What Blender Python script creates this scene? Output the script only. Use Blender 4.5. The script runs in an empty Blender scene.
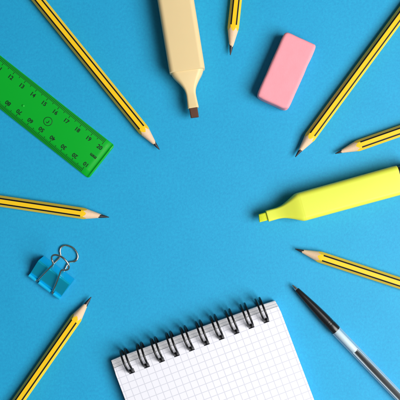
# Stationery laid out round an empty centre on a sheet of blue card.  1 Blender unit = 1 cm.
import bpy, math, random
from mathutils import Vector, Matrix, noise
random.seed(7)
S = bpy.context.scene
COL = S.collection
S.unit_settings.scale_length = 0.01
H = 55.0            # camera height above the card
PX = 0.0709         # centimetres per photograph pixel on the card

def P(px, py, z=0.0):
    """Where on the plane of height z a measured picture point lies."""
    f = PX*(H-z)/H
    return Vector(((px-200)*f, (200-py)*f, z))

# ------------------------------------------------------------------ materials
def nodes_of(m):
    m.use_nodes = True
    return m.node_tree.nodes, m.node_tree.links, m.node_tree.nodes['Principled BSDF']

def mat(name, col, rough=0.5, metal=0.0, spec=0.5, coat=0.0, var=0.0, vscale=4.0, bump=0.0, bscale=40.0,
        stretch=(1, 1, 1), sss=0.0, trans=0.0, ior=1.5, rvar=0.0, coat_rough=0.1):
    m = bpy.data.materials.new(name)
    N, L, b = nodes_of(m)
    b.inputs['Base Color'].default_value = (*col, 1)
    b.inputs['Roughness'].default_value = rough
    b.inputs['Metallic'].default_value = metal
    b.inputs['Specular IOR Level'].default_value = spec
    b.inputs['Coat Weight'].default_value = coat
    b.inputs['Coat Roughness'].default_value = coat_rough
    b.inputs['IOR'].default_value = ior
    b.inputs['Transmission Weight'].default_value = trans
    if sss:
        b.inputs['Subsurface Weight'].default_value = sss
        b.inputs['Subsurface Radius'].default_value = (0.3, 0.12, 0.1)
        b.inputs['Subsurface Scale'].default_value = 0.5
    tc = N.new('ShaderNodeTexCoord'); mp = N.new('ShaderNodeMapping')
    mp.inputs['Scale'].default_value = stretch
    L.new(tc.outputs['Object'], mp.inputs['Vector'])
    if var or rvar:
        n = N.new('ShaderNodeTexNoise'); n.inputs['Scale'].default_value = vscale
        n.inputs['Detail'].default_value = 6; n.inputs['Roughness'].default_value = 0.6
        L.new(mp.outputs['Vector'], n.inputs['Vector'])
        if var:
            mx = N.new('ShaderNodeMix'); mx.data_type = 'RGBA'
            mx.inputs['A'].default_value = (*[c*(1-var) for c in col], 1)
            mx.inputs['B'].default_value = (*[min(1, c*(1+var)) for c in col], 1)
            L.new(n.outputs['Fac'], mx.inputs['Factor']); L.new(mx.outputs['Result'], b.inputs['Base Color'])
        if rvar:
            mr = N.new('ShaderNodeMapRange'); mr.inputs['From Min'].default_value = 0.3; mr.inputs['From Max'].default_value = 0.7
            mr.inputs['To Min'].default_value = rough-rvar; mr.inputs['To Max'].default_value = rough+rvar
            L.new(n.outputs['Fac'], mr.inputs['Value']); L.new(mr.outputs['Result'], b.inputs['Roughness'])
    if bump:
        n2 = N.new('ShaderNodeTexNoise'); n2.inputs['Scale'].default_value = bscale; n2.inputs['Detail'].default_value = 5
        L.new(mp.outputs['Vector'], n2.inputs['Vector'])
        bp = N.new('ShaderNodeBump'); bp.inputs['Strength'].default_value = bump; bp.inputs['Distance'].default_value = 0.02
        L.new(n2.outputs['Fac'], bp.inputs['Height']); L.new(bp.outputs['Normal'], b.inputs['Normal'])
    return m

M = {}
M['card'] = mat('blue_card', (0.010, 0.400, 0.700), rough=0.60, spec=0.40, bump=0.28, bscale=9)
def finish_card(m):
    N, L, b = nodes_of(m)
    tc = N.new('ShaderNodeTexCoord')
    a = N.new('ShaderNodeTexNoise'); a.inputs['Scale'].default_value = 0.35; a.inputs['Detail'].default_value = 4
    c = N.new('ShaderNodeTexNoise'); c.inputs['Scale'].default_value = 5.5; c.inputs['Detail'].default_value = 7; c.inputs['Roughness'].default_value = 0.7
    L.new(tc.outputs['Object'], a.inputs['Vector']); L.new(tc.outputs['Object'], c.inputs['Vector'])
    m1 = N.new('ShaderNodeMix'); m1.data_type = 'RGBA'
    m1.inputs['A'].default_value = (0.006, 0.325, 0.605, 1); m1.inputs['B'].default_value = (0.011, 0.375, 0.670, 1)
    L.new(a.outputs['Fac'], m1.inputs['Factor'])
    m2 = N.new('ShaderNodeMix'); m2.data_type = 'RGBA'; m2.blend_type = 'OVERLAY'; m2.inputs['Factor'].default_value = 0.32
    L.new(m1.outputs['Result'], m2.inputs['A']); L.new(c.outputs['Fac'], m2.inputs['B'])
    L.new(m2.outputs['Result'], b.inputs['Base Color'])
finish_card(M['card'])
M['pencil_yellow'] = mat('pencil_yellow_lacquer', (0.93, 0.58, 0.015), rough=0.38, spec=0.25, coat=0.05, coat_rough=0.2, bump=0.12, bscale=5, stretch=(0.4, 3, 3), var=0.05, vscale=3)
M['pencil_black'] = mat('pencil_black_lacquer', (0.006, 0.005, 0.005), rough=0.5, spec=0.25)
M['wood'] = mat('pencil_cedar', (0.80, 0.57, 0.38), rough=0.7, spec=0.25, var=0.22, vscale=5, stretch=(0.6, 9, 9), bump=0.5, bscale=9)
M['graphite'] = mat('graphite', (0.035, 0.035, 0.04), rough=0.36, metal=0.35, bump=0.5, bscale=25, var=0.3, vscale=8)
M['beige'] = mat('beige_plastic', (0.79, 0.61, 0.32), rough=0.45, spec=0.4, sss=0.12, bump=0.08, bscale=14, var=0.02, vscale=1.0)
M['brown_felt'] = mat('brown_felt', (0.095, 0.035, 0.018), rough=0.85, bump=0.8, bscale=20, var=0.25, vscale=10)
M['neon'] = mat('neon_yellow_plastic', (0.74, 0.80, 0.075), rough=0.40, spec=0.4, sss=0.15, bump=0.08, bscale=12, var=0.02, vscale=1.0)
M['neon_felt'] = mat('neon_felt', (0.80, 0.88, 0.03), rough=0.8, bump=0.8, bscale=20, var=0.1, vscale=10)
M['black_plastic'] = mat('black_plastic', (0.008, 0.008, 0.009), rough=0.28, spec=0.5, bump=0.05, bscale=10)
M['pink'] = mat('pink_rubber', (0.93, 0.36, 0.42), rough=0.72, spec=0.3, sss=0.2, bump=0.35, bscale=14, var=0.035, vscale=2.0)
M['green'] = mat('green_translucent_plastic', (0.0, 0.41, 0.022), rough=0.33, spec=0.5, var=0.04, vscale=0.8)
M['ruler_ink'] = mat('ruler_print', (0.0, 0.030, 0.006), rough=0.5)
M['paper'] = mat('page_edge_paper', (0.90, 0.89, 0.92), rough=0.85, spec=0.2, var=0.06, vscale=3, bump=0.5, bscale=8)
M['board'] = mat('back_board', (0.035, 0.028, 0.026), rough=0.7, bump=0.4)
M['clip_blue'] = mat('blue_enamel', (0.001, 0.62, 0.92), rough=0.30, metal=0.62, coat=0.5, coat_rough=0.08, spec=0.5, bump=0.05, bscale=6, var=0.03, vscale=2)
M['steel'] = mat('nickel_wire', (0.56, 0.52, 0.47), rough=0.24, metal=1.0, bump=0.1, bscale=12, rvar=0.06, vscale=5)
M['pen_metal'] = mat('pen_metal', (0.62, 0.62, 0.62), rough=0.25, metal=1.0)
M['ring_wire'] = mat('black_coated_wire', (0.005, 0.005, 0.006), rough=0.27, spec=0.45)
M['refill'] = mat('refill_plastic', (0.72, 0.82, 0.88), rough=0.35, spec=0.4)
M['ink'] = mat('black_ink', (0.008, 0.009, 0.012), rough=0.9, spec=0.0)
M['clip_roll_lit'] = mat('blue_enamel_lit_roll', (0.004, 0.46, 0.80), rough=0.25, coat=0.5, bump=0.05, bscale=6)  # same enamel as the body, made brighter for light on the upward-facing rolls

def grid_paper():
    m = bpy.data.materials.new('squared_paper'); N, L, b = nodes_of(m)
    b.inputs['Roughness'].default_value = 0.8; b.inputs['Specular IOR Level'].default_value = 0.2
    tc = N.new('ShaderNodeTexCoord'); sp = N.new('ShaderNodeSeparateXYZ'); L.new(tc.outputs['Object'], sp.inputs[0])
    def line(out, off):
        a = N.new('ShaderNodeMath'); a.operation = 'ADD'; a.inputs[1].default_value = off+100.0; L.new(out, a.inputs[0])
        d = N.new('ShaderNodeMath'); d.operation = 'MULTIPLY'; d.inputs[1].default_value = 2.0; L.new(a.outputs[0], d.inputs[0])
        f = N.new('ShaderNodeMath'); f.operation = 'FRACT'; L.new(d.outputs[0], f.inputs[0])
        s = N.new('ShaderNodeMath'); s.operation = 'SUBTRACT'; s.inputs[1].default_value = 0.5; L.new(f.outputs[0], s.inputs[0])
        ab = N.new('ShaderNodeMath'); ab.operation = 'ABSOLUTE'; L.new(s.outputs[0], ab.inputs[0])
        g = N.new('ShaderNodeMath'); g.operation = 'LESS_THAN'; g.inputs[1].default_value = 0.052; L.new(ab.outputs[0], g.inputs[0])
        return g.outputs[0]
    mx = N.new('ShaderNodeMath'); mx.operation = 'MAXIMUM'
    L.new(line(sp.outputs['X'], 0.10), mx.inputs[0]); L.new(line(sp.outputs['Y'], 0.06), mx.inputs[1])
    n = N.new('ShaderNodeTexNoise'); n.inputs['Scale'].default_value = 3; n.inputs['Detail'].default_value = 4
    L.new(tc.outputs['Object'], n.inputs['Vector'])
    mr = N.new('ShaderNodeMapRange'); mr.inputs['To Min'].default_value = 0.75; mr.inputs['To Max'].default_value = 1.0
    L.new(n.outputs['Fac'], mr.inputs['Value'])
    mu = N.new('ShaderNodeMath'); mu.operation = 'MULTIPLY'; L.new(mx.outputs[0], mu.inputs[0]); L.new(mr.outputs['Result'], mu.inputs[1])
    c = N.new('ShaderNodeMix'); c.data_type = 'RGBA'
    c.inputs['A'].default_value = (0.82, 0.82, 0.89, 1); c.inputs['B'].default_value = (0.60, 0.61, 0.69, 1)
    L.new(mu.outputs[0], c.inputs['Factor']); L.new(c.outputs['Result'], b.inputs['Base Color'])
    return m
M['grid'] = grid_paper()

def clear_plastic(name='clear_plastic', lo=0.015, hi=0.85, gloss=0.25):
    m = bpy.data.materials.new(name); m.use_nodes = True
    N, L = m.node_tree.nodes, m.node_tree.links; N.clear()
    out = N.new('ShaderNodeOutputMaterial')
    tr = N.new('ShaderNodeBsdfTransparent'); tr.inputs[0].default_value = (0.93, 0.97, 0.98, 1)
    gl = N.new('ShaderNodeBsdfGlossy'); gl.inputs['Roughness'].default_value = 0.35
    df = N.new('ShaderNodeBsdfDiffuse'); df.inputs[0].default_value = (0.75, 0.82, 0.86, 1)
    fr = N.new('ShaderNodeFresnel'); fr.inputs[0].default_value = 1.3
    lw = N.new('ShaderNodeLayerWeight'); lw.inputs[0].default_value = 0.3
    mr = N.new('ShaderNodeMapRange'); mr.inputs['To Min'].default_value = lo; mr.inputs['To Max'].default_value = hi
    L.new(lw.outputs['Facing'], mr.inputs['Value'])
    m1 = N.new('ShaderNodeMixShader'); m2 = N.new('ShaderNodeMixShader')
    hf = N.new('ShaderNodeMath'); hf.operation = 'MULTIPLY'; hf.inputs[1].default_value = gloss; L.new(fr.outputs[0], hf.inputs[0])
    L.new(mr.outputs['Result'], m1.inputs[0]); L.new(tr.outputs[0], m1.inputs[1]); L.new(df.outputs[0], m1.inputs[2])
    L.new(hf.outputs[0], m2.inputs[0]); L.new(m1.outputs[0], m2.inputs[1]); L.new(gl.outputs[0], m2.inputs[2])
    L.new(m2.outputs[0], out.inputs[0])
    return m
M['clear'] = clear_plastic()

# ------------------------------------------------------------------ object helpers
def obj(name, verts, faces, mats, parent=None, midx=None, smooth=True, angle=35, label=None):
    me = bpy.data.meshes.new(name)
    me.from_pydata([tuple(v) for v in verts], [], faces)
    for m in (mats if isinstance(mats, (list, tuple)) else [mats]): me.materials.append(m)
    if midx: me.polygons.foreach_set('material_index', midx)
    if smooth:
        me.polygons.foreach_set('use_smooth', [True]*len(me.polygons))
        me.set_sharp_from_angle(angle=math.radians(angle))
    me.update()
    o = bpy.data.objects.new(name, me); COL.objects.link(o)
    if parent: o.parent = parent
    if label: o['label'] = label
    return o

def thing(name, label, cat, loc, rotz=0.0, group=None):
    o = bpy.data.objects.new(name, None); COL.objects.link(o)
    o.empty_display_size = 0.5
    o.location = (loc[0], loc[1], 0); o.rotation_euler = (0, 0, rotz)
    o['label'] = label; o['category'] = cat
    if group: o['group'] = group
    return o

class MB:
    def __init__(s): s.v, s.f, s.m = [], [], []
    def add(s, v, f, mi=0):
        k = len(s.v); s.v += [Vector(p) for p in v]; s.f += [tuple(i+k for i in q) for q in f]; s.m += [mi]*len(f)
    def rings(s, rings, cap0=True, cap1=True, closed=True, mi=0):
        n = len(rings[0]); v = [p for r in rings for p in r]; f = []
        for i in range(len(rings)-1):
            for j in range(n if closed else n-1):
                a, b = i*n+j, i*n+(j+1) % n
                f.append((a, b, b+n, a+n))
        if cap0: f.append(tuple(reversed(range(n))))
        if cap1: f.append(tuple(range((len(rings)-1)*n, len(rings)*n)))
        s.add(v, f, mi)
    def tube(s, path, r, n=12, cap=True, loop=False, mi=0):
        path = [Vector(p) for p in path]; m = len(path); rs = []
        up = None
        for i, p in enumerate(path):
            if loop: t = (path[(i+1) % m]-path[i-1]).normalized()
            else: t = (path[min(i+1, m-1)]-path[max(i-1, 0)]).normalized()
            if up is None:
                up = t.orthogonal().normalized()
            up = (up - t*up.dot(t)).normalized()
            w = t.cross(up)
            rr = r[i] if isinstance(r, (list, tuple)) else r
            rs.append([p + (up*math.cos(2*math.pi*k/n)+w*math.sin(2*math.pi*k/n))*rr for k in range(n)])
        if loop: rs.append(rs[0]); s.rings(rs, False, False, mi=mi)
        else: s.rings(rs, cap, cap, mi=mi)
    def box(s, x0, x1, y0, y1, z0, z1, mi=0):
        s.add([(x0,y0,z0),(x1,y0,z0),(x1,y1,z0),(x0,y1,z0),(x0,y0,z1),(x1,y0,z1),(x1,y1,z1),(x0,y1,z1)],
              [(3,2,1,0),(4,5,6,7),(0,1,5,4),(1,2,6,5),(2,3,7,6),(3,0,4,7)], mi)
    def build(s, name, mats, parent=None, **k): return obj(name, s.v, s.f, mats, parent, s.m, **k)

def smooth_path(pts, sub=8, closed=False):
    """Catmull-Rom through the points."""
    pts = [Vector(p) for p in pts]; n = len(pts); out = []
    for i in range(n if closed else n-1):
        if closed: a, b, c, d = pts[(i-1) % n], pts[i], pts[(i+1) % n], pts[(i+2) % n]
        else: a, b, c, d = pts[max(i-1, 0)], pts[i], pts[i+1], pts[min(i+2, n-1)]
        for k in range(sub):
            t = k/sub
            out.append(0.5*((2*b)+(c-a)*t+(2*a-5*b+4*c-d)*t*t+(3*b-a-3*c+d)*t**3))
    if not closed: out.append(pts[-1])
    return out

def rrect(x, a, b, r, zc, n=8):
    """Rounded rectangle section in the yz plane at x: half width a, half height b, corner radius r."""
    r = min(r, a*0.98, b*0.98); pts = []
    for q, (sy, sz) in enumerate(((1, 1), (-1, 1), (-1, -1), (1, -1))):
        for k in range(n+1):
            t = math.pi/2*(q + k/n)
            pts.append(Vector((x, sy*(a-r)+r*math.cos(t), zc+sz*(b-r)+r*math.sin(t))))
    return pts

# ------------------------------------------------------------------ card surface
def build_surface():
    n = 40; v = []; f = []
    w = 75
    for i in range(n+1):
        for j in range(n+1): v.append(((i/n-.5)*2*w, (j/n-.5)*2*w, 0))
    for i in range(n):
        for j in range(n):
            a = i*(n+1)+j; f.append((a, a+n+1, a+n+2, a+1))
    o = obj('ground', v, f, M['card'])
    o['kind'] = 'structure'; o['label'] = 'sheet of bright blue card under all the stationery'
build_surface()

# ------------------------------------------------------------------ pencils
PR = 0.41
def hexr(th):
    ap = PR*math.cos(math.pi/6)
    s = sum(abs(math.cos(th-math.pi/6-k*math.pi/3))**26 for k in range(3))
    return ap*s**(-1/26)
def make_pencil(tip, back, label, lc=1.85, ll=0.42, seed=0, roll=0.0, blunt=0.036):
    rnd = random.Random(seed)
    zc = PR*math.cos(math.pi/6)
    a, b = P(*tip, zc), P(*back, zc)
    ang = math.atan2(b.y-a.y, b.x-a.x)
    root = thing('pencil', label, 'pencil', a, ang, 'yellow pencils with black edge stripes')
    n = 240; L = 17.4; sl = PR/lc
    th = [2*math.pi*(j+0.0)/n for j in range(n)]
    ph = [rnd.uniform(0, 6.28) for _ in range(4)]
    xb = [hexr(t)/sl*(1+0.012*math.sin(3*t+ph[0])+0.008*math.sin(11*t+ph[1])+0.006*math.sin(23*t+ph[2])) for t in th]
    def ring(xs, rs): return [Vector((xs[j], rs[j]*math.cos(th[j]), zc+rs[j]*math.sin(th[j]))) for j in range(n)]
    hr = [hexr(t) for t in th]
    # lacquered barrel with its printed stripes
    rings = [ring([x-0.004 for x in xb], [r*0.955 for r in hr]), ring(xb, [r*0.992 for r in hr]), ring([x+0.02 for x in xb], hr),
             ring([max(x+0.05, lc*1.02+0.10) for x in xb], hr)]
    for x in (3, 5, 8, 11, 14, L-0.9, L-0.6): rings.append(ring([x]*n, hr))
    v = [p for r in rings for p in r]; f = []; mi = []
    for i in range(len(rings)-1):
        for j in range(n):
            a0, b0 = i*n+j, i*n+(j+1) % n
            f.append((a0, a0+n, b0+n, b0))
            deg = (j+0.5)*360/n
            stripe = min(abs(deg-c) for c in (60, 120, 240, 300)) < 9.0
            mi.append(1 if (i >= 3 and stripe) else 0)
    obj('barrel', v, f, [M['pencil_yellow'], M['pencil_black']], root, mi, angle=50)
    # dipped end
    m = MB()
    m.rings([ring([L-0.6]*n, [r*1.012 for r in hr]), ring([L-0.05]*n, [r*1.012 for r in hr]), ring([L]*n, [r*0.9 for r in hr])][::-1])
    m.build('end_cap', M['pencil_black'], root)
    # cone of cut wood
    m = MB()
    xl = [ll*(1+0.10*math.sin(2*t+ph[3])+0.05*math.sin(5*t+ph[0])) for t in th]
    rr = []
    for q in (0, .25, .5, .75, 1):
        xs = [xl[j]+(xb[j]-xl[j])*q for j in range(n)]
        rr.append(ring(xs, [sl*x*(1+0.010*math.sin(7*th[j]+q*3+ph[1])*math.sin(q*math.pi)) for j, x in enumerate(xs)]))
    m.rings(rr[::-1], False, False)
    m.build('sharpened_wood', M['wood'], root, angle=60)
    # graphite point
    m = MB(); rr = []
    for q in (0, .03, .1, .2, .4, .7, 1.0):
        xs = [xl[j]*q for j in range(n)]
        rr.append(ring(xs, [max(blunt*(0.45 if q == 0 else 1.0), sl*xl[j]*max(q, .001)**0.62)*0.99*(1+0.04*math.sin(3*th[j]+ph[2])*(1-q)) for j, x in enumerate(xs)]))
    m.rings(rr[::-1], True, True)
    m.build('graphite_point', M['graphite'], root, angle=60)
    return root

make_pencil((159.5, 149.7), (38.5, 0), 'yellow striped pencil between the green ruler and the beige highlighter, pointing down right', seed=1, lc=1.82, ll=0.58)
make_pencil((230.3, 55.2), (236.2, 0), 'short visible end of a yellow pencil pointing down, between beige highlighter and pink eraser', seed=2, lc=1.95, ll=0.66)
make_pencil((295.3, 157), (400, 15.5), 'yellow pencil crossing the upper right corner, beside the pink eraser', seed=3, lc=1.80, ll=0.58)
make_pencil((335.3, 153.6), (400, 131), 'yellow pencil just above the neon yellow highlighter, pointing left', seed=4, lc=1.72, ll=0.46)
make_pencil((109.2, 217.3), (0, 201), 'yellow pencil lying nearly level at the left, between green ruler and binder clip', seed=5, lc=1.85, ll=0.66)
make_pencil((91.2, 296.9), (19, 400), 'yellow pencil below the blue binder clip, pointing up right', seed=6, lc=1.88, ll=0.68)
make_pencil((295.2, 248.9), (400, 283.2), 'yellow pencil above the clear ballpoint pen, pointing left', seed=7, lc=1.85, ll=0.56)

# ------------------------------------------------------------------ highlighters
def loft(m, prof, zc, rad, mi=0, cap0=True, cap1=True, sub=6):
    """prof: (x, half width, half height); smoothed along x."""
    pts = smooth_path([Vector(p) for p in prof], sub)
    m.rings([rrect(p.x, p.y, p.z, rad*min(1, p.y/1.0), zc) for p in pts][::-1], cap1, cap0, mi=mi)

def beige_highlighter():
    tip, mid = (194.8, 117.5), (175.6, 0)
    zc = 0.85
    a, b = P(*tip, zc), P(*mid, zc)
    ang = math.atan2(b.y-a.y, b.x-a.x)
    root = thing('highlighter', 'wide beige highlighter with a brown chisel tip at the top of the picture', 'highlighter', a, ang, 'uncapped highlighters')
    # chisel felt tip (x runs from the tip back)
    m = MB(); secs = []
    for x, w, h, z in ((0.0, .255, .13, zc-.08), (0.02, .285, .16, zc-.06), (0.35, .29, .25, zc), (0.75, .29, .27, zc)):
        secs.append(rrect(x, w, h, 0.09, z))
    for p in secs[0]+secs[1]: p.x += 0.01*(p.y/0.28)
    m.rings(secs[::-1]); m.build('chisel_tip', M['brown_felt'], root)
    # neck
    m = MB()
    prof = [(0.66, .365, .35), (0.70, .385, .37), (1.0, .365, .36), (1.35, .345, .36), (1.7, .345, .38), (2.05, .43, .45), (2.45, .66, .55), (2.85, .96, .63), (3.12, 1.10, .66), (3.3, 1.13, .67), (3.6, 1.13, .67)]
    loft(m, prof, zc, 0.42); m.build('neck', M['beige'], root)
    # barrel, its front rim standing proud of the neck
    m = MB(); x0 = 3.22
    pr = [(x0, 1.13, .68), (x0+.012, 1.20, .74), (x0+.05, 1.235, .78), (x0+.3, 1.24, .79), (6, 1.25, .80), (9, 1.255, .805), (12.0, 1.26, .81), (12.15, 1.24, .79), (12.2, 1.1, .7)]
    secs = []
    for x, w, h in pr:
        s = []
        # chamfered flanks under rounded arrises
        for p in rrect(0, w, h, 0.36, 0, 10):
            s.append(Vector((x+0.03*(p.y/1.2), p.y, zc+p.z)))
        secs.append(s)
    m.rings(secs[::-1]); m.build('barrel', M['beige'], root)
beige_highlighter()

def neon_highlighter():
    tip, mid = (259.0, 218.3), (400, 179.6)
    zc = 0.80
    a, b = P(*tip, zc), P(*mid, zc)
    ang = math.atan2(b.y-a.y, b.x-a.x)
    root = thing('highlighter', 'neon yellow highlighter with a black end plug at the right, pointing left', 'highlighter', a, ang, 'uncapped highlighters')
    m = MB(); secs = []
    for x, w, h, z in ((0.0, .25, .13, zc-.07), (0.02, .28, .16, zc-.05), (0.35, .285, .25, zc), (0.75, .285, .27, zc)):
        secs.append(rrect(x, w, h, 0.09, z))
    for p in secs[0]+secs[1]: p.x += 0.05*(p.y/0.28)
    m.rings(secs[::-1]); m.build('chisel_tip', M['neon_felt'], root)
    m = MB()
    prof = [(0.58, .37, .35), (0.62, .395, .375), (1.0, .39, .38), (1.35, .39, .40), (1.75, .46, .46), (2.2, .64, .57), (2.6, .84, .67), (2.86, .965, .72), (3.05, 1.0, .738), (3.3, 1.003, .742),
            (5, 1.005, .745), (7, 1.01, .75), (9.2, 1.02, .755), (10.04, 1.02, .755), (10.07, .99, .73)]
    loft(m, prof, zc, 0.34); m.build('barrel', M['neon'], root, angle=55)
    m = MB()
    m.rings([rrect(x, w, h, .3, zc) for x, w, h in ((9.9, .93, .67), (10.6, .93, .67), (10.62, .97, .70), (11.1, .97, .70), (11.16, .9, .64))][::-1])
    m.build('end_plug', M['black_plastic'], root)
neon_highlighter()

# ------------------------------------------------------------------ eraser
def eraser():
    hx, hy, hz, r = 2.49, 1.21, 0.60, 0.20
    c = P(286.4, 71.0, 1.0)
    ang = math.atan2(61, 27)          # long axis
    n = (46, 24, 14); v = {}; vl = []; f = []
    def pt(i, j, k):
        key = (i, j, k)
        if key in v: return v[key]
        def co(i, n, h):
            t = i/n*2-1
            return h*math.copysign(1-(1-abs(t))**1.25, t)
        p = Vector((co(i, n[0], hx), co(j, n[1], hy), co(k, n[2], hz)))
        q = Vector([max(-h+r, min(h-r, x)) for x, h in zip(p, (hx, hy, hz))])
        d = p-q
        if d.length > 1e-6: p = q+d.normalized()*r
        # used, slightly worn corners
        for cx, cy, amt in ((-hx, -hy, .10), (-hx, hy, .09), (hx, hy, .05), (hx, -hy, .03)):
            e = (Vector((p.x-cx, p.y-cy, 0))).length
            if e < 0.55:
                p = p - Vector((math.copysign(1, cx), math.copysign(1, cy), 0.35*math.copysign(1, p.z)))*amt*(1-e/0.55)**1.5*(0.7+0.6*noise.noise(p*3))
        nn = noise.noise(p*1.3+Vector((3, 1, 2)))*0.022 + noise.noise(p*5)*0.006
        p = p + (p-q*0.8).normalized()*nn
        v[key] = len(vl); vl.append(p+Vector((0, 0, hz+0.01))); return v[key]
    def face(ax, side):
        o = [a for a in range(3) if a != ax]
        for a in range(n[o[0]]):
            for b in range(n[o[1]]):
                q = []
                for da, db in ((0, 0), (1, 0), (1, 1), (0, 1)):
                    idx = [0, 0, 0]; idx[ax] = n[ax] if side else 0; idx[o[0]] = a+da; idx[o[1]] = b+db
                    q.append(pt(*idx))
                flip = side ^ (ax == 1)
                f.append(tuple(q) if flip else tuple(reversed(q)))
    for ax in range(3):
        for s in (False, True): face(ax, s)
    o = obj('eraser', vl, f, M['pink'], angle=180)
    o.location = (c.x, c.y, 0); o.rotation_euler = (0, 0, ang)
    o['label'] = 'pink rectangular rubber eraser with rounded worn corners'; o['category'] = 'eraser'
eraser()

# ------------------------------------------------------------------ ruler
def text_mesh(name, items, material, parent, size, ext=0.003, off=0.0):
    """items: (string, x, y, z, rotation). One mesh of real lettering."""
    V, F = [], []
    for s, x, y, z, rot in items:
        cu = bpy.data.curves.new('lettering', 'FONT'); cu.body = s; cu.size = size
        cu.align_x = 'CENTER'; cu.align_y = 'CENTER'; cu.extrude = ext; cu.offset = off; cu.resolution_u = 3
        to = bpy.data.objects.new('lettering', cu)
        me = bpy.data.meshes.new_from_object(to)
        R = Matrix.Rotation(rot, 4, 'Z')
        k = len(V)
        for q in me.vertices: V.append(R @ q.co + Vector((x, y, z)))
        for p in me.polygons: F.append(tuple(i+k for i in p.vertices))
        bpy.data.objects.remove(to); bpy.data.curves.remove(cu); bpy.data.meshes.remove(me)
    return obj(name, V, F, material, parent, smooth=False)

def ruler():
    c = P(101.6, 162.0, 0.2)
    root = thing('ruler', 'green translucent plastic ruler with centimetre and millimetre scales', 'ruler', c, math.radians(-38.2))
    hw, T, L = 1.49, 0.22, 21.5
    # body: section in the yz plane, thin graduated edges, rounded end
    sec = [(-hw, 0.0), (-hw, 0.10), (-hw+.04, 0.125), (-hw+0.42, T), (-hw+.46, T+.004), (hw-.46, T+.004), (hw-0.42, T), (hw-.04, 0.125), (hw, 0.10), (hw, 0.0), (hw-.05, -0.0), (-hw+.05, 0.0)]
    m = MB(); rings = []
    cr = 0.20
    def dip(x):
        K = ((0, 0), (.09, 0), (.12, .015), (.17, .055), (.21, .065), (.34, .042), (.5, .008), (.6, 0), (99, 0))
        for (a, u), (b, w) in zip(K, K[1:]):
            if a <= x <= b: return u+(w-u)*(x-a)/(b-a)
    for x in (0, .008, .025, .05, .09, .12, .145, .17, .21, .27, .34, .42, .5, .6, 3, 8, 14, L-.3, L):
        w = hw-cr+math.sqrt(max(0, cr*cr-max(0, cr-x)**2))
        zf = 1-0.22*max(0, 1-x/.06)**1.5; dz = dip(x)
        rings.append([Vector((-x, y*w/hw, (z*zf if z < 0.05 else max(0.05, z*zf-dz*z/T))+0.02)) for y, z in sec])
    m.rings(rings)
    m.build('body', M['green'], root, angle=25)
    # lip and groove above are shaped to give a bright and a dark band
    # printed scales
    m = MB()
    def ztop(y):
        d = hw-abs(y)
        return 0.02 + (0.125+(T-0.125)*max(0, d-.04)/0.38 if d < .42 else T+.004)
    def tick(x, ln, sgn, w):
        y0, y1 = hw-.045, hw-.045-ln
        steps = [y0, max(y1, hw-.42)]
        if y1 < hw-.42: steps += [hw-.46, y1] if y1 < hw-.46 else [y1]
        for a, b in zip(steps, steps[1:]):
            za, zb = ztop(a)+.003, ztop(b)+.003
            q = [(x-w, sgn*a, za), (x+w, sgn*a, za), (x+w, sgn*b, zb), (x-w, sgn*b, zb)]
            m.add(q, [(0, 1, 2, 3) if sgn < 0 else (3, 2, 1, 0)])
    for i in range(0, 201):
        ln = 0.44 if i % 10 == 0 else (0.38 if i % 5 == 0 else 0.28)
        tick(-0.75-i*0.1, ln, 1, 0.021)
        tick(-0.75-i*0.1, ln, -1, 0.019)
    m.build('graduations', M['ruler_ink'], root, smooth=False)
    zt = 0.02+T+.008
    items = [(str(k), -0.75-(20-k), hw-0.76, zt, 0) for k in range(0, 21)]
    items += [(str(10*(k+1)), -0.75-k, -hw+0.68, zt, math.pi) for k in range(0, 20)]
    text_mesh('numerals', items, M['ruler_ink'], root, 0.40, off=0.012)
    text_mesh('unit_mark', [('mm', -0.72, -0.05, zt, math.pi)], M['ruler_ink'], root, 0.34, off=0.014)
    m = MB()
    cx, cy = -4.74, -0.09
    m.tube([(cx+.30*math.cos(t*math.pi/24), cy+.30*math.sin(t*math.pi/24), zt-.004) for t in range(48)], 0.022, 6, loop=True)
    m.tube(smooth_path([(cx-.07, cy-.07, zt), (cx+.0, cy-.13, zt), (cx+.06, cy-.04, zt), (cx+.05, cy+.1, zt)], 5), 0.025, 6)
    m.build('maker_mark', M['ruler_ink'], root)
    m = MB()
    cx, cy = -6.8, -0.3
    rr = [[Vector((cx+r*math.cos(t*math.pi/12), cy+r*math.sin(t*math.pi/12), z)) for t in range(24)] for r, z in ((.09, zt-.01), (.085, zt+.03), (.05, zt+.05), (.02, zt+.055))]
    m.rings(rr); m.build('moulding_pip', M['green'], root)
ruler()

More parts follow.
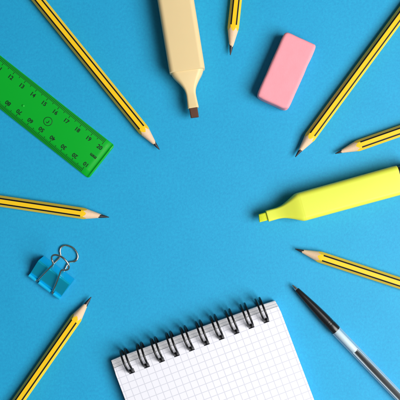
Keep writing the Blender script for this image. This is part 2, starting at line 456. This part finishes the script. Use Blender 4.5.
# ------------------------------------------------------------------ spiral notepad
def notepad():
    zt = 0.90
    TL, TR = P(113.3, 368.0, zt), P(278.6, 305.6, zt)
    ux = (TR-TL).normalized(); W = (TR-TL).length; ang = math.atan2(ux.y, ux.x)
    root = thing('spiral_notepad', 'white squared spiral notepad with black wire binding along its upper edge', 'notepad', TL, ang)
    Lp = 17.0
    hole0, hole1 = P(131.3, 370.2, zt), P(266.2, 320.8, zt)
    R = Matrix.Rotation(-ang, 3, 'Z')
    h0, h1 = R @ (hole0-TL), R @ (hole1-TL)
    hx = [h0.x+(h1.x-h0.x)*i/9 for i in range(10)]
    hy = (h0.y+h1.y)/2
    print('notepad width', W, 'holes', h0, h1)
    hw, hh = 0.19, 0.145
    def sheet(m, z0, z1, dx, dy, rot, curl=0.0, jag=0.0, corner=0.12):
        """One leaf (or bundle) with its row of punched holes; local x along top edge, y up."""
        xs = [0]+[x for h in hx for x in (h-hw, h+hw)]+[W]
        ys = [-Lp, -Lp*.6, -Lp*.3, hy-hh-.01, hy+hh-.01, 0]
        cr, sr = math.cos(rot), math.sin(rot)
        def T(x, y, z):
            X, Y = x-W, y
            # rounded top corners
            return Vector((W+X*cr-Y*sr+dx, X*sr+Y*cr+dy, z + curl*max(0, (y+1.2))**2))
        nx, ny = len(xs), len(ys)
        hole = lambda i, j: j == 3 and i % 2 == 1 and 0 < i < nx-1
        V, F = [], []
        for z in (z0, z1):
            for j, y in enumerate(ys):
                for i, x in enumerate(xs):
                    xx, yy = x, y
                    if j == ny-1 and i in (0, nx-1): yy -= corner*.35; xx += corner*.35*(1 if i == 0 else -1)
                    V.append(T(xx, yy, z))
        idx = lambda i, j, k: k*nx*ny+j*nx+i
        for j in range(ny-1):
            for i in range(nx-1):
                if hole(i, j):
                    F += [(idx(i, j, 0), idx(i+1, j, 0), idx(i+1, j, 1), idx(i, j, 1))[::-1], (idx(i+1, j, 0), idx(i+1, j+1, 0), idx(i+1, j+1, 1), idx(i+1, j, 1))[::-1],
                          (idx(i+1, j+1, 0), idx(i, j+1, 0), idx(i, j+1, 1), idx(i+1, j+1, 1))[::-1], (idx(i, j+1, 0), idx(i, j, 0), idx(i, j, 1), idx(i, j+1, 1))[::-1]]
                    continue
                F.append((idx(i, j, 1), idx(i+1, j, 1), idx(i+1, j+1, 1), idx(i, j+1, 1)))
                F.append((idx(i, j, 0), idx(i, j+1, 0), idx(i+1, j+1, 0), idx(i+1, j, 0)))
        for i in range(nx-1):
            F.append((idx(i, 0, 0), idx(i+1, 0, 0), idx(i+1, 0, 1), idx(i, 0, 1)))
            F.append((idx(i+1, ny-1, 0), idx(i, ny-1, 0), idx(i, ny-1, 1), idx(i+1, ny-1, 1)))
        for j in range(ny-1):
            F.append((idx(nx-1, j, 0), idx(nx-1, j+1, 0), idx(nx-1, j+1, 1), idx(nx-1, j, 1)))
            F.append((idx(0, j+1, 0), idx(0, j, 0), idx(0, j, 1), idx(0, j+1, 1)))
        m.add(V, F)
    rnd = random.Random(3)
    # top leaf, squared
    m = MB(); sheet(m, zt-.012, zt, 0, 0, 0); m.build('top_page', M['grid'], root, smooth=False)
    # the leaves below, slid towards the binding
    m = MB(); z = zt-.02
    leaves = [(.04, .015, 0, 0)]
    for k in range(13):
        t = (k+1)/13
        leaves.append((.02 if k not in (5, 10) else .035, .015+.36*t+rnd.uniform(-.008, .008), -.05*t+rnd.uniform(-.006, .006), -.0105*t+rnd.uniform(-.0004, .0004)))
    leaves += [(.1, .385, -.06, -.0105), (.12, .37, -.05, -.010), (.1, .38, -.06, -.011), (.09, .375, -.05, -.010)]
    for tk, dy, dx, rot in leaves:
        sheet(m, z-tk+.002, z, dx, dy, rot); z -= tk
    m.build('page_block', M['paper'], root, smooth=False)
    m = MB(); sheet(m, 0.015, 0.13, -0.15, 0.35, -0.010); m.build('back_cover', M['board'], root, smooth=False)
    # ten double wire loops
    rad = 0.815; cy = hy+rad-.03; cz = 0.83
    for i, x in enumerate(hx):
        m = MB(); tl = rnd.uniform(-.03, .03)-0.05*(1-i/9)*0; sp = 0.155
        def arc(sx, a0, a1, n=40):
            out = []
            for k in range(n+1):
                a = math.radians(a0+(a1-a0)*k/n)
                s = sp*(0.72+0.28*min(1, max(0, (180-math.degrees(a))/50)))
                c, sn = math.cos(a), math.sin(a)
                out.append(Vector((x+sx*s+(c+1)*rad*(-0.02)+(c+1)*tl, cy+rad*c, cz+rad*0.97*sn)))
            return out
        left = arc(-1, -150, 186); right = arc(1, 186, -150)
        e0, e1 = left[-1], right[0]
        bend = [e0.lerp(e1, .5)+Vector((-(e1-e0).x*.5*math.cos(q*math.pi/6), 0, -.11*math.sin(q*math.pi/6))) for q in range(1, 6)]
        pth = left+bend+right; nl = len(left)
        m.tube(pth, [0.072+0.035*min(1, max(0, 1.5-abs(k-nl-2)/6.0)) for k in range(len(pth))], 12)
        # black block added over the punched hole for its dark inside and wire end
        m.rings([[Vector((p.y+e0.lerp(e1, .5).x, yy, p.z)) for p in rrect(0, a_, b_, .05, 0.90, 4)] for yy, a_, b_ in
                 ((hy-.175, .15, .02), (hy-.16, .205, .055), (hy+.02, .19, .065), (hy+.10, .17, .06), (hy+.12, .12, .03))])
        m.build('binding_loop', M['ring_wire'], root, angle=180)
notepad()

# ------------------------------------------------------------------ binder clip
def clip():
    z0 = 0.16
    c = P(44.6, 286.6, 0.3)
    root = thing('binder_clip', 'shiny blue binder clip with two steel wire handles lying on its side', 'binder clip', c, math.atan2(.797, .603))
    hw = 1.36; ap = math.radians(36); Ls = 1.66; th = 0.05
    up = Vector((math.cos(ap), 0, math.sin(ap)))
    # body sheet profile in xz: lower plate, spine, upper plate
    A = Vector((0.06, 0, 0.10)); B = Vector((Ls+.05, 0, 0.045)); C = Vector((Ls*math.cos(ap)+.02, 0, Ls*math.sin(ap)+.17)); D = Vector((0.05, 0, 0.30))
    def rnd_corner(p, a, b, r, n=5):
        d0 = (a-p).normalized()*r; d1 = (b-p).normalized()*r
        return [(p+d0)*(1-t)**2+p*2*t*(1-t)+(p+d1)*t*t for t in [k/n for k in range(n+1)]]
    prof = [A, A.lerp(B, .5)]+rnd_corner(B, A, C, .16)+rnd_corner(C, B, D, .16)+[C.lerp(D, .35), C.lerp(D, .7), D]
    nrm = []
    for i, p in enumerate(prof):
        t = (prof[min(i+1, len(prof)-1)]-prof[max(i-1, 0)]).normalized(); nrm.append(Vector((-t.z, 0, t.x)))
    ys = [-hw, -hw+.03, 0, hw-.03, hw]
    m = MB(); rings = []
    for p, q in zip(prof, nrm):
        o_, i_ = p, p+q*th
        rings.append([Vector((o_.x, y, o_.z)) for y in ys]+[Vector((i_.x, y, i_.z)) for y in reversed(ys)])
    m.rings(rings)
    m.build('spring_body', M['clip_blue'], root, angle=40)
    # rolled edges of each jaw: three rolls with the handle hinges between
    gap = [(-hw, -0.80), (-0.56, 0.50), (0.74, hw)]
    for cx, cz, s in ((0.02, 0.13, -1), (0.00, 0.36, 1)):
        m = MB()
        for y0, y1 in gap:
            pth = [Vector((cx, y0+.0, cz)), Vector((cx, y0+.01, cz)), Vector((cx, y1-.01, cz)), Vector((cx, y1, cz))]
            m.tube(pth, [.095, .125, .125, .095], 16)
        m.build('rolled_edge', M['clip_roll_lit'], root, angle=50)
    # wire handles
    def handle(base, d, side, flip=1):
        d = d.normalized(); Y = Vector((0, 1, 0))
        q = lambda u, v: base+d*u+Y*v
        half = [(0.0, .95), (0.0, .72), (0.05, .665), (.25, .64), (1.0, .54), (1.75, .43), (2.15, .365), (2.32, .37), (2.46, .48), (2.60, .62), (2.78, .70), (2.98, .67), (3.16, .52), (3.28, .28), (3.33, 0)]
        pts = [q(u, -v) for u, v in half]+[q(u, v) for u, v in reversed(half[:-1])]
        m = MB(); m.tube(smooth_path(pts, 7), 0.070, 12); return m.build('wire_handle', M['steel'], root, angle=180)
    handle(Vector((0.0, -.02, 0.38)), Vector((math.cos(math.radians(35)), 0, math.sin(math.radians(35)))), 1)
    handle(Vector((0.02, 0.0, 0.085)), Vector((1, 0.02, 0.0)), -1)
clip()

# ------------------------------------------------------------------ ballpoint pen
def pen():
    zc = 0.375
    a, b = P(292.2, 284.8, zc), P(397.3, 394.6, zc)
    ang = math.atan2(b.y-a.y, b.x-a.x)
    root = thing('ballpoint_pen', 'clear ballpoint pen with a black tapered grip pointing up left', 'pen', a, ang)
    def lathe(m, prof, n=48, cap=True):
        m.rings([[Vector((x, r*math.cos(-2*math.pi*k/n), zc+r*math.sin(-2*math.pi*k/n))) for k in range(n)] for x, r in prof][::1], cap, cap)
    m = MB(); lathe(m, [(0, .01), (.012, .03), (.05, .045), (.055, .055), (.22, .085), (.25, .105), (.5, .115), (.6, .115)]); m.build('writing_tip', M['pen_metal'], root)
    m = MB()
    p = [(.44, .10), (.45, .15), (.50, .172), (1.2, .235), (2.2, .312), (3.0, .352), (3.45, .366)]
    for g in (3.50, 3.66, 3.82): p += [(g, .368), (g+.02, .350), (g+.06, .350), (g+.08, .370)]
    p += [(4.0, .374), (4.42, .376), (4.45, .366), (4.45, .30)]
    lathe(m, p); m.build('grip', M['black_plastic'], root, angle=30)
    m = MB(); L = 14.2
    lathe(m, [(4.40, .352), (4.46, .357), (8, .36), (L-.05, .36), (L, .345)], cap=False)
    m.build('clear_barrel', M['clear'], root, angle=40)
    # refill: white tube in front, ink column behind
    me = MB(); n = 40
    def refill_ring(x, r): return [Vector((x, r*math.cos(-2*math.pi*k/n), zc+r*math.sin(-2*math.pi*k/n))) for k in range(n)]
    me.rings([refill_ring(x, r) for x, r in ((4.3, .15), (4.5, .235), (6.25, .235), (6.40, .225), (6.46, .12))])
    me.build('refill_tube', M['refill'], root)
    # behind the ink the milky wall of the refill shows on both sides
    me = MB(); v = []; f = []
    prof = [(.235, a) for a in range(-200, 21, 10)]+[(.205, a) for a in range(20, -201, -10)]
    me.rings([[Vector((x, -rr_*math.cos(math.radians(a)), zc-.0+rr_*math.sin(math.radians(a)))) for rr_, a in prof] for x in (6.36, L-1)])
    me.build('refill_wall', M['refill'], root)
    me = MB(); me.rings([refill_ring(x, r) for x, r in ((6.42, .03), (6.47, .085), (6.6, .11), (7.6, .115), (7.9, .13), (8.0, .135), (L-1.5, .135), (L-1.45, .12))])
    me.build('ink_column', M['ink'], root)
    me = MB(); me.rings([refill_ring(x, r) for x, r in ((L-.2, .27), (L+.02, .30), (L+.02, .36), (L+.5, .35), (L+.6, .28))])
    me.build('end_plug', M['black_plastic'], root)
pen()

# ------------------------------------------------------------------ light: one large soft lamp at the right, dim surroundings
tgt = Vector((0, 0, 0))
az = math.radians(-18); el = math.radians(49); D = 130
la = bpy.data.lights.new('soft_window', 'AREA'); la.shape = 'RECTANGLE'; la.size = 94; la.size_y = 82
la.energy = 268000; la.color = (1.0, 0.985, 0.96)
lo = bpy.data.objects.new('soft_window', la); COL.objects.link(lo)
lo.location = tgt+Vector((math.cos(el)*math.cos(az), math.cos(el)*math.sin(az), math.sin(el)))*D
lo.rotation_euler = (lo.location-tgt).to_track_quat('Z', 'Y').to_euler()

w = bpy.data.worlds.new('World'); S.world = w; w.use_nodes = True
bg = w.node_tree.nodes['Background']; bg.inputs[0].default_value = (0.85, 0.93, 1.0, 1); bg.inputs[1].default_value = 0.11

# ------------------------------------------------------------------ camera, straight above
cd = bpy.data.cameras.new('camera'); cam = bpy.data.objects.new('camera', cd); COL.objects.link(cam)
cam.location = (0, 0, H); cam.rotation_euler = (0, 0, 0)
cd.sensor_width = 36; cd.lens = 36*H/(PX*400); cd.clip_start = 1; cd.clip_end = 1000
S.camera = cam
S.render.engine = 'CYCLES'
S.cycles.max_bounces = 10; S.cycles.transparent_max_bounces = 16
S.render.resolution_x = 1024; S.render.resolution_y = 1024
S.view_settings.view_transform = 'Standard'; S.view_settings.look = 'None'
S.view_settings.exposure = 0; S.view_settings.gamma = 1
